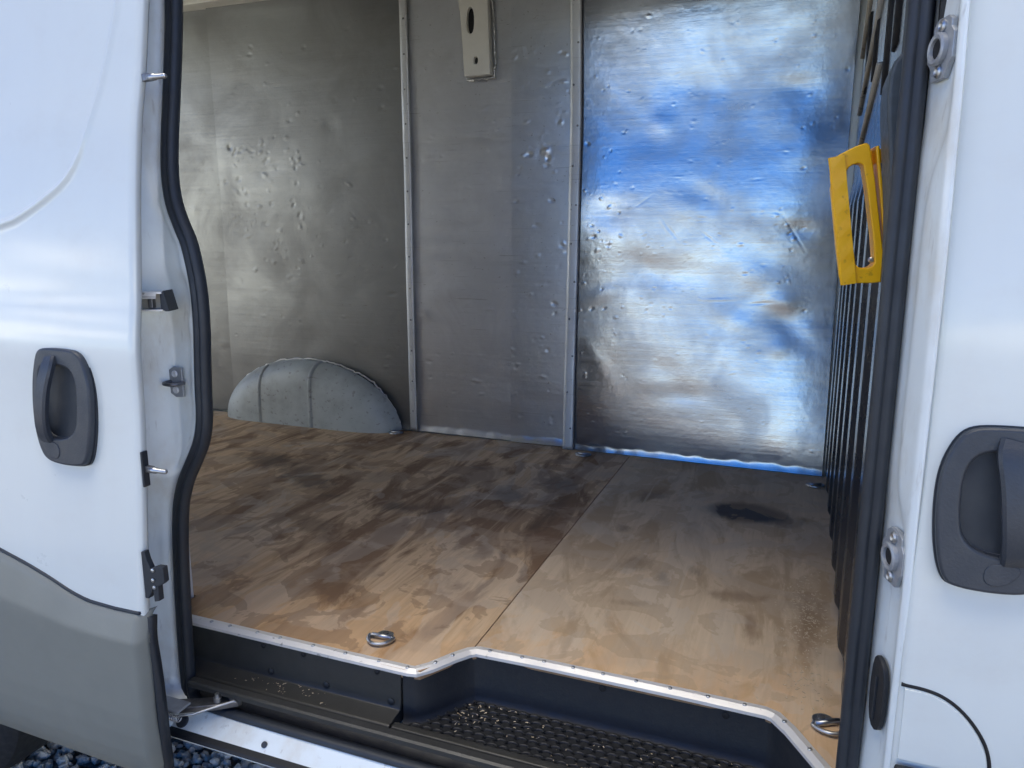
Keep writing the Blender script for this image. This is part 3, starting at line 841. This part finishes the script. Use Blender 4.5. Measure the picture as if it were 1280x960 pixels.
# ================================================================== handle (shared by both doors)
def shear(pl_): return [(x - .12 * z, z) for x, z in pl_]
HO = shear([(-.051, .111), (-.029, .116), (.026, .116), (.057, .112), (.072, .095), (.082, .056), (.08, .009), (.069, -.053), (.052, -.103), (.036, -.116), (-.011, -.119), (-.057, -.114), (-.074, -.096), (-.084, -.054), (-.083, -.001), (-.074, .052), (-.062, .09)])
HR = shear([(.010, .083), (.036, .076), (.047, .05), (.041, -.008), (.030, -.047), (-.002, -.065), (-.055, -.066), (-.063, -.017), (-.057, .046), (-.045, .083)])
def handle(parent, cx, cz, yskin, flip, k=1.0, gs=0.0):
    f = -1 if flip else 1
    HO_ = [(x * k, z * k) for x, z in HO]; HR_ = [((x + gs * .35) * k, z * k) for x, z in HR]
    slope = (float(parent['yf'](cz + .1)) - float(parent['yf'](cz - .1))) / .2 if False else 0.085
    def mkm(o):
        o.matrix_world = Matrix.Translation((cx, yskin, cz)) @ Matrix.Rotation(-math.atan(slope), 4, 'X')
        return o
    hs = prism('handle_housing', [(f * x, z) for x, z in smooth_loop(HO_, 2)], -.016, .006, 'handle_black', None)
    ct = prism('c', [(f * x, z) for x, z in smooth_loop(HR_, 2)], -.05, -.001, 'hole', None)
    cut(hs, ct)
    bevel(hs, .005, 3, 50)
    hs.parent = parent; mkm(hs)
    rm = prism('handle_gasket', [(f * x * 1.03, z * 1.02) for x, z in smooth_loop(HO_, 2)], -.0025, .004, 'rubber', None)
    rm.parent = parent; mkm(rm)
    # bottom of the cup, recess shade put into its darker colour
    cp = prism('handle_cup', [(f * x * .995, z * .995) for x, z in smooth_loop(HR_, 2)], -.0022, .004, 'handle_shade', None)
    cp.parent = parent; mkm(cp)
    # bowed pull bar
    V = []
    pts_ = [(-.020 - .12 * .096 + .006, .097, -.014), (-.022, .08, -.024), (-.029, .04, -.031), (-.033, .0, -.033), (-.037, -.035, -.030), (-.040, -.060, -.022), (-.041, -.070, -.014)]
    pts_ = [(f * (a + gs) * k, y, b * k) for a, b, y in pts_]
    gp = sweep('handle_grip', smooth_loop(pts_, 2, False), [(-.0150, .005), (-.0150, -.003), (-.011, -.007), (.011, -.007), (.0150, -.003), (.0150, .005)], (0, 1, 0), 'handle_black', None, False, True)
    e_ = gp.modifiers.new('es', 'EDGE_SPLIT'); e_.split_angle = R(35)
    gp.parent = parent; mkm(gp)
    pd = prism('handle_lock_cover', [(f * (x + gs) * k, z * k) for x, z in smooth_loop(shear([(-.066, -.074), (-.018, -.072), (-.018, -.106), (-.048, -.106)]), 2)], -.0178, -.01, 'handle_shade' if flip is None else 'handle_black', None)
    bevel(pd, .0015, 2)
    pd.parent = parent; mkm(pd)

# ================================================================== sliding door, slid back over the body side
xs = np.concatenate([np.linspace(-2.48, -1.60, 50), np.linspace(-1.595, -1.19, 170), np.array([-1.186, -1.183, -1.181, -1.180])])
zs = np.concatenate([np.linspace(.60, 1.53, 130), np.linspace(1.533, 2.10, 240), np.linspace(2.11, 2.58, 60)])
Xg, Zg = np.meshgrid(xs, zs)
Y = D(Zg)
# pressed panel outline: signed distance to the rounded corner line
cr = np.array(smooth_loop([(-2.48, 1.55), (-2.0, 1.555), (-1.54, 1.60), (-1.43, 1.645), (-1.335, 1.70), (-1.29, 1.80), (-1.262, 1.90), (-1.235, 2.03), (-1.20, 2.3), (-1.19, 2.45)], 2, False))
dmin = np.full(Xg.shape, 9.0); sgn = np.zeros(Xg.shape)
for a, b in zip(cr[:-1], cr[1:]):
    ab = b - a; L2 = ab @ ab
    tt = np.clip(((Xg - a[0]) * ab[0] + (Zg - a[1]) * ab[1]) / L2, 0, 1)
    dx, dz = Xg - a[0] - tt * ab[0], Zg - a[1] - tt * ab[1]
    dd = np.hypot(dx, dz); cs = ab[0] * (Zg - a[1]) - ab[1] * (Xg - a[0])
    m = dd < dmin
    dmin = np.where(m, dd, dmin); sgn = np.where(m, np.sign(cs), sgn)
sdist = dmin * sgn
tq = np.clip((sdist + .011) / .022, 0, 1)
Y = Y + .005 * tq * tq * (3 - 2 * tq) - .0075 * np.exp(-(sdist / .0075) ** 2)
# rounded leading edge, then the edge return
edge = np.clip((Xg + 1.192) / .012, 0, 1)
Y = Y + .006 * edge ** 2
ret = [(-1.179, .010), (-1.179, .017), (-1.182, .022), (-1.20, .024), (-1.26, .024)]
for xr, dy in ret:
    Xg = np.concatenate([Xg, np.full((len(zs), 1), xr)], 1)
    Y = np.concatenate([Y, (D(zs) + dy)[:, None]], 1)
    Zg = np.concatenate([Zg, zs[:, None]], 1)
sd_ = grid('sliding_door', Xg, Y, Zg, 'white', van, True)
es = sd_.modifiers.new('es', 'EDGE_SPLIT'); es.split_angle = R(55)
sd_['label'] = 'white sliding door pushed back along the van side'
# grey lower cladding
ctop = [(-2.48, 1.03), (-2.1, 1.02), (-1.85, .985), (-1.70, .950), (-1.573, .915), (-1.50, .898), (-1.433, .879), (-1.37, .858), (-1.324, .848), (-1.25, .845), (-1.183, .846)]
def ctopf(x): return np.interp(x, [p[0] for p in ctop], [p[1] for p in ctop])
xs = np.concatenate([np.linspace(-2.47, -1.215, 110), np.linspace(-1.212, -1.178, 14)])
v_ = np.concatenate([[0, .004, .012, .022], np.linspace(.035, .93, 70), np.linspace(.94, 1.0, 8)])
Xg, Vg = np.meshgrid(xs, v_)
zt = ctopf(Xg) + .0
cut_r = np.interp(Vg, [0, .12, .3, .5, .7, .85, 1], [0, .006, .004, -.002, -.006, -.016, -.045]) * np.clip((Xg + 1.30) / .12, 0, 1)
Xg = Xg + cut_r
zb = .426
Zg = zt + (zb - zt) * Vg
zc = .792 + .45 * (zt - .846)
Yu = .989 + .020 * np.clip((Zg - zc) / (zt - zc), 0, 1) ** 1.05
Yl = .989 + np.interp(Zg, [.42, .45, .48, .52, .57, .62, .80], [.075, .052, .036, .022, .013, .008, 0])
Yc = np.where(Zg > zc, Yu, Yl) + .06 * (zt - .846)
Yc = np.where(Vg < .03, Yc + .012 * (1 - Vg / .03) ** 2, Yc)
ee = np.clip((Xg - cut_r + 1.196) / .018, 0, 1)
Yc = Yc + .026 * ee ** 2.5
cl = grid('door_cladding', Xg, Yc, Zg, 'cladding', sd_, True, .004)
ct_ = [(x, float(np.interp(ctopf(x), [.84, 1.05], [1.0115, 1.030])) - .0015, float(ctopf(x)) + .0015) for x in np.linspace(-2.47, -1.184, 60)]
sweep('cladding_edge', ct_, circle(.0034, 8), (0, 1, 0), 'rubber', sd_)
cl['label'] = 'grey plastic cladding along the foot of the sliding door'
# black rubber strip on the leading edge of the cladding
P = [(-1.1765, 1.030, .835), (-1.174, 1.022, .79), (-1.171, 1.024, .74), (-1.172, 1.028, .66), (-1.176, 1.032, .58), (-1.188, 1.045, .50), (-1.205, 1.06, .455)]
sweep('edge_rubber', smooth_loop(P, 2, False), [(-.005, .010), (-.006, -.010), (.003, -.010), (.004, .010)], (0, -1, 0), 'rubber', sd_)
handle(sd_, -1.361, 1.248, 1.0445, False)
# guide pins, latch and roller arm on the leading edge
def pin(z, y, nm='guide_pin'):
    b = prism(nm, [(-1.205, z - .008), (-1.205, z + .008), (-1.158, z + .007), (-1.158, z - .006)], y - .004, y + .006, 'steel_dark', sd_, 'Y', .002)
    q = sweep(nm, [(-1.166, y, z), (-1.150, y, z), (-1.149, y, z), (-1.128, y, z), (-1.124, y, z)], circle(.0065, 12), (0, 0, 1), 'zinc', sd_)
    me = q.data
    for v in me.vertices:
        if v.co.x > -1.1495:
            k_ = .75 if v.co.x < -1.126 else .5
            v.co.y = y + (v.co.y - y) * k_; v.co.z = z + (v.co.z - z) * k_
pin(1.873, 1.134)
pin(1.135, 1.052)
box('pin_gasket', (-1.1785, 1.042, 1.100), (-1.174, 1.058, 1.172), 'rubber', sd_, .002)
lt = prism('latch', [(x, z + .014) for x, z in [(-1.1785, .960), (-1.170, .962), (-1.166, .945), (-1.158, .928), (-1.142, .935), (-1.125, .936), (-1.124, .905), (-1.132, .898), (-1.142, .893), (-1.142, .862), (-1.155, .858), (-1.156, .884), (-1.163, .872), (-1.170, .862), (-1.1785, .862)]], 1.022, 1.035, 'rubber', sd_, 'Y', .0015)
for z, x in ((.940, -1.150), (.919, -1.152), (.904, -1.150)):
    lathe('latch_rivet', [(.004, 0), (.004, -.002), (.002, -.003)], 'zinc', sd_, 10, 'Y', (x, 1.0215, z))
# lower roller arm
ar = prism('roller_arm', [(-1.36, 1.085), (-1.20, 1.095), (-1.13, 1.135), (-1.09, 1.165), (-1.085, 1.175), (-1.11, 1.178), (-1.16, 1.155), (-1.22, 1.125), (-1.36, 1.115)], .542, .556, 'steel_dark', sd_, 'Z', .002)
box('arm_plate', (-1.36, 1.080, .5570), (-1.175, 1.120, .5625), 'striker_grey', sd_, .002)
lathe('arm_bolt', [(.009, .5565), (.009, .566), (.005, .567), (.005, .575)], 'zinc', sd_, 12, 'Z', (-1.13, 1.150, 0))
lathe('arm_roller', [(.012, .560), (.013, .563), (.013, .574), (.010, .577)], 'steel_dark', sd_, 16, 'Z', (-1.098, 1.168, 0))
sp_path = [(-1.30, 1.074, .549), (-1.205, 1.078, .549), (-1.19, 1.080, .549), (-1.15, 1.098, .553), (-1.085, 1.150, .568), (-1.078, 1.158, .560), (-1.082, 1.162, .552)]
sweep('arm_rod', sp_path, circle(.0025, 8), (0, 0, 1), 'zinc', sd_)
hel = [(-1.20 + .0009 * i * 1.0, 1.078 + .006 * math.cos(i * .9), .549 + .006 * math.sin(i * .9)) for i in range(36)]
sweep('arm_spring', hel, circle(.0014, 5), (1, .01, 0.2), 'zinc', sd_)

for o in list(sd_.children):
    if o.name.split('.')[0] in ('roller_arm', 'arm_plate', 'arm_bolt', 'arm_roller', 'arm_rod', 'arm_spring'):
        o.location = (-.012, 0, .020)

# ================================================================== front door and body side ahead of the opening
xs = np.concatenate([[.1655, .1665, .169, .173], np.linspace(.18, 1.3, 60)])
zs = np.linspace(.43, 2.58, 200)
Xg, Zg = np.meshgrid(xs, zs)
Y = S(Zg) + .006 * np.clip((.173 - Xg) / .008, 0, 1) ** 2
Xg = np.concatenate([np.full((len(zs), 1), .1672), np.full((len(zs), 1), .1655), Xg], 1)
Y = np.concatenate([(S(zs) + .03)[:, None], (S(zs) + .012)[:, None], Y], 1)
Zg = np.concatenate([zs[:, None], zs[:, None], Zg], 1)
fd = grid('front_door', Xg, Y, Zg, 'white', van, True)
fd['label'] = 'white front cab door beside the open doorway'
handle(fd, .258, 1.231, float(S(1.226)) - .001, True, .94, .020)
# window of the cab door, out at the front
wv = smooth_loop([(.50, 1.42), (1.25, 1.42), (1.25, 2.10), (.56, 2.10)], 2)
Vv, Ff = [], []
for dy in (-.004, .004):
    for x, z in wv: Vv.append((x, float(S(z)) + dy, z))
n_ = len(wv)
Ff = [tuple(range(n_)), tuple(range(2 * n_ - 1, n_ - 1, -1))] + [(i, (i + 1) % n_, n_ + (i + 1) % n_, n_ + i) for i in range(n_)]
mesh('window_pane', Vv, Ff, 'glass', fd)
box('cab_panel', (1.29, 1.12, .5), (1.32, 3.1, 2.4), 'white', van)
box('cab_roof', (.501, 1.30, 2.40), (1.32, 3.12, 2.45), 'white', van)
# fuel flap: a plate with a dark gap round it
fl = [(.172, .8475), (.172, .958), (.203, .9565), (.225, .948), (.246, .932), (.264, .909), (.277, .884), (.283, .8475)]
Vv, Ff = [], []
for dy in (-.0035, .001):
    for x, z in fl: Vv.append((x, float(S(z)) + dy, z))
n_ = len(fl)
Ff = [tuple(range(n_)), tuple(range(2 * n_ - 1, n_ - 1, -1))] + [(i, (i + 1) % n_, n_ + (i + 1) % n_, n_ + i) for i in range(n_)]
ff = mesh('fuel_flap', Vv, Ff, 'white', van); bevel(ff, .0012)
gp_ = smooth_loop([(.1675, .962), (.203, .9605), (.227, .952), (.249, .935), (.268, .911), (.281, .885), (.287, .8475), (.287, .80)], 2, False)
sweep('flap_gap', [(p[0], float(S(p[1])) - .0002, p[1]) for p in gp_], [(-.0024, .002), (-.0024, -.0008), (.0024, -.0008), (.0024, .002)], (0, 1, 0), 'hole', ff)
sc = prism('side_cladding', [(.168, .45), (1.28, .45), (1.28, .842), (.168, .842)], 1.068, 1.082, 'plastic_black', van, 'Y', .004)

# ================================================================== bulkhead between cab and load space
def bulk_x(y, z):
    # wide trapezoid ribs below waist height
    ph = ((y - 1.30) / .215) % 1.0
    tri = np.clip(np.minimum(ph, 1 - ph) * 4.2 - .55, 0, 1)
    fade = np.clip((1.78 - z) / .10, 0, 1) * np.clip((z - .70) / .03, 0, 1)
    return .138 - .018 * tri * fade
yy = np.linspace(1.215, 3.03, 420); zz = np.concatenate([np.linspace(FZ + .002, .76, 12), np.linspace(.78, 1.78, 40), np.linspace(1.80, 2.10, 40), np.linspace(2.12, 2.66, 12)])
Yg, Zg = np.meshgrid(yy, zz)
bh = grid('bulkhead', bulk_x(Yg, Zg), Yg, Zg, 'bulkhead', van, True)
bh.data.flip_normals()
# slanting pressings in its upper half
for (y0, z0, y1, z1, w, mt) in ((2.62, 2.42, 2.98, 2.19, .016, 'bulkhead_rib'), (2.20, 2.18, 2.85, 1.98, .005, 'bulkhead_rib'), (2.10, 1.99, 2.75, 1.83, .005, 'bulkhead_rib')):
    sweep('pressed_rib', [(.132, y0, z0), (.132, y1, z1)], [(-w, .008), (-w * .6, -.006), (w * .6, -.006), (w, .008)], (1, 0, 0), mt, bh)
for (y0, z0, z1) in ((2.35, 2.00, 2.30), (1.95, 1.90, 2.20), (1.75, 1.95, 2.4), (2.7, 2.02, 2.25)):
    sweep('pressed_slot', [(.136, y0, z0), (.136, y0, z1)], [(-.05, .004), (-.035, -.004), (.035, -.004), (.05, .004)], (1, 0, 0), 'hole', bh)
box('cab_rear', (.145, 1.21, .66), (.16, 3.08, 2.689), 'underbody', van)
# inner trim of the pillar
pt = prism('pillar_trim', smooth_loop([(.152, 1.875), (.132, 1.872), (.112, 1.845), (.096, 1.825), (.094, 1.78), (.104, 1.70), (.116, 1.60), (.122, 1.45), (.124, 1.1), (.152, 1.1)], 1), 1.27, 1.40, 'pillar_trim', van, 'Y', .006)
prism('pillar_trim', [(.120, 2.44), (.120, 1.85), (.152, 1.85), (.152, 2.44)], 1.30, 1.42, 'plastic_black', van, 'Y', .004)
prism('pillar_trim', [(.119, 1.30), (.119, .684), (.152, .684), (.152, 1.30)], 1.225, 1.285, 'plastic_black', van, 'Y', .004)

# ================================================================== lashing rings in the floor
def ring(x, y, rz, up=0.35):
    root = prism('lashing_ring', smooth_loop([(-.019, .002), (-.022, .016), (-.012, .032), (.012, .032), (.022, .016), (.019, .002)], 1), .0005, .004, 'zinc', van, 'Z', .001)
    root.location = (x, y, FZ); root.rotation_euler = (0, 0, rz)
    sweep('hinge_tube', [(-.024, 0, .007), (.024, 0, .007)], circle(.006, 10), (0, 0, 1), 'zinc', root)
    lathe('ring_screw', [(.007, .004), (.007, .006), (.004, .007)], 'steel_dark', root, 12, 'Z', (0, .019, 0))
    L = [(-.024, 0, .007)] + [(-.030 * math.cos(a), -.036 * math.sin(a) , .007 + .004 * math.sin(a) * up) for a in np.linspace(.0, math.pi, 18)] + [(.024, 0, .007)]
    sweep('ring_loop', smooth_loop(L, 1, False), circle(.0042, 8), (0, 0, 1), 'zinc', root)
ring(-.842, 1.352, R(4))
ring(-1.73, 2.965, R(10))
ring(-.815, 2.935, R(4))
ring(.088, 2.86, R(20))
ring(.098, 1.385, R(30))

# ================================================================== wheel under the van
wh = lathe('wheel', [(.10, 1.245), (.18, 1.235), (.195, 1.225), (.19, 1.26), (.12, 1.30)], 'steel_dark', van, 32, 'Y', (-2.25, 0, .32))
lathe('tyre', [(.195, 1.228), (.23, 1.212), (.29, 1.215), (.314, 1.235), (.32, 1.27), (.32, 1.37), (.31, 1.41), (.28, 1.43), (.19, 1.42), (.19, 1.3)], 'tyre', wh, 48, 'Y', (-2.25, 0, .32))
wh2 = lathe('wheel', [(.10, 3.03), (.19, 3.03), (.19, 3.0), (.12, 2.95)], 'steel_dark', van, 24, 'Y', (-2.25, 0, .32))
lathe('tyre', [(.195, 3.03), (.29, 3.04), (.32, 3.0), (.32, 2.86), (.28, 2.83), (.19, 2.84)], 'tyre', wh2, 32, 'Y', (-2.25, 0, .32))

# ================================================================== yellow holder on the bulkhead
def yellow():
    out = [(-.034, .104), (.022, .122), (.031, .113), (.036, -.108), (.030, -.114), (-.030, -.106), (-.034, -.09)]
    root = bpy.data.objects.new('yellow_holder', None)
    col.objects.link(root)
    th_ = R(-9.5)
    root.location = (.0745, 1.43, 1.612)
    root.rotation_euler = (0, R(-9.5), R(8))
    fr = prism('holder_frame', smooth_loop(out, 1), -.016, .016, 'yellow', None)
    inn = smooth_loop([(-.012, .078), (-.004, .088), (.012, .090), (.018, .082), (.023, -.076), (.014, -.086), (-.004, -.084), (-.011, -.074)], 1)
    cut(fr, prism('c', inn, -.05, .05, 'hole', None))
    bevel(fr, .003, 2)
    fr.parent = root
    # wide front strap of the frame, moulded in short facets
    V, F = [], []
    zs_ = np.linspace(-.108, .106, 12)
    for i, z in enumerate(zs_):
        b_ = .0008 if i % 2 else 0
        for x, y in ((-.036 - b_, -.013), (-.034 - b_, -.0205), (-.012, -.0205 - b_), (-.0105, -.0135)):
            V.append((x, y, z))
    for i in range(len(zs_) - 1):
        for j in range(3): F.append((i * 4 + j, i * 4 + j + 1, i * 4 + j + 5, i * 4 + j + 4))
    st = mesh('front_strap', V, F, 'yellow', root)
    # rear wall against the bulkhead
    box('back_plate', (.038, -.012, -.112), (.044, .030, .112), 'yellow', root, .002)
    box('upper_arm', (.030, .0165, .085), (.058, .030, .108), 'yellow', root, .002)
    box('lower_arm', (.020, .0165, -.108), (.045, .030, -.088), 'yellow', root, .002)
    lathe('fixing_bolt', [(.005, 0), (.005, -.006), (.003, -.008)], 'zinc', root, 10, 'Y', (.017, -.004, -.073))
    return root
yh = yellow()
tag(yh, 'bright yellow plastic holder fixed to the dark bulkhead beside the doorway', 'holder')

# ================================================================== gravel and wood shavings
def stones(n, x0, x1, y0, y1, s0, s1):
    bm = bmesh.new(); bmesh.ops.create_icosphere(bm, subdivisions=1, radius=1.0)
    bv = np.array([v.co[:] for v in bm.verts]); bf_ = np.array([[v.index for v in f.verts] for f in bm.faces]); bm.free()
    r = np.random.default_rng(5)
    nv = len(bv)
    C = np.stack([r.uniform(x0, x1, n), r.uniform(y0, y1, n), r.uniform(-.004, .014, n)], -1)
    sc_ = r.uniform(s0, s1, (n, 1, 1)) * r.uniform(.7, 1.25, (n, 1, 3))
    sc_[:, :, 2] *= .75
    A = r.normal(size=(n, 3, 3)); Q, _ = np.linalg.qr(A)
    base = bv[None] * sc_ * (1 + r.normal(size=(n, nv, 1)) * .13)
    V = np.einsum('nij,nvj->nvi', Q, base) + C[:, None]
    F = bf_[None] + (np.arange(n) * nv)[:, None, None]
    me = bpy.data.meshes.new('gravel')
    V = V.reshape(-1, 3); F = F.reshape(-1, 3)
    me.vertices.add(len(V)); me.vertices.foreach_set('co', V.ravel().astype(np.float32))
    me.loops.add(F.size); me.loops.foreach_set('vertex_index', F.ravel().astype(np.int32))
    me.polygons.add(len(F)); me.polygons.foreach_set('loop_start', (np.arange(len(F)) * 3).astype(np.int32))
    me.update(calc_edges=True)
    at = me.attributes.new('tone', 'FLOAT', 'POINT')
    at.data.foreach_set('value', np.repeat(r.uniform(0, 1, n), nv).astype(np.float32))
    o = link('gravel', me, 'stone', None, True)
    o.data.polygons.foreach_set('use_smooth', [False] * len(me.polygons))
    return o
gs = stones(14000, -3.2, 0.2, 0.75, 2.25, .009, .019)
tag(gs, 'loose blue-grey gravel on the ground below the van sill', 'gravel', kind='stuff')
r = np.random.default_rng(12)
V, F = [], []
def shav(x, y, z, s):
    a = r.uniform(0, 6.28); w = s * r.uniform(.2, .45); h = s * .15
    ca, sa = math.cos(a), math.sin(a); b = len(V)
    for (u, v, q) in ((-s, -w, 0), (s, -w, r.uniform(0, s)), (s, w, r.uniform(0, s)), (-s, w, 0)):
        for dz in (0, h): V.append((x + u * ca - v * sa, y + u * sa + v * ca, z + q * .6 + dz + .0004))
    for f in ((0, 2, 4, 6), (1, 3, 5, 7), (0, 1, 3, 2), (2, 3, 5, 4), (4, 5, 7, 6), (6, 7, 1, 0)): F.append(tuple(b + i for i in f))
for _ in range(420):
    y = r.choice([r.normal(1.80, .12), r.normal(1.5, .06)], p=[.8, .2]); x = .065 + r.normal() * .030
    if x < .112 and 1.42 < y: shav(x, y, FZ, r.uniform(.0015, .0038))
for _ in range(110): shav(r.uniform(-.60, .05), r.uniform(1.42, 2.3), FZ, r.uniform(.0008, .002))
for _ in range(80):
    x = -.64 + abs(r.normal()) * .07; y = 1.335 + r.normal() * .03
    if y < 1.372: shav(x, y, .5615, r.uniform(.0012, .0032))
for _ in range(45): shav(-1.03 + r.normal() * .07, r.uniform(1.21, 1.25), .5868, r.uniform(.001, .0022))
for _ in range(80): shav(r.uniform(-.6, .05), r.uniform(1.23, 1.37), .5625, r.uniform(.001, .0025))
so = mesh('wood_shavings', V, F, 'shaving', None)
tag(so, 'pale wood shavings and crumbs scattered over the floor boards and step', 'shavings', kind='stuff')
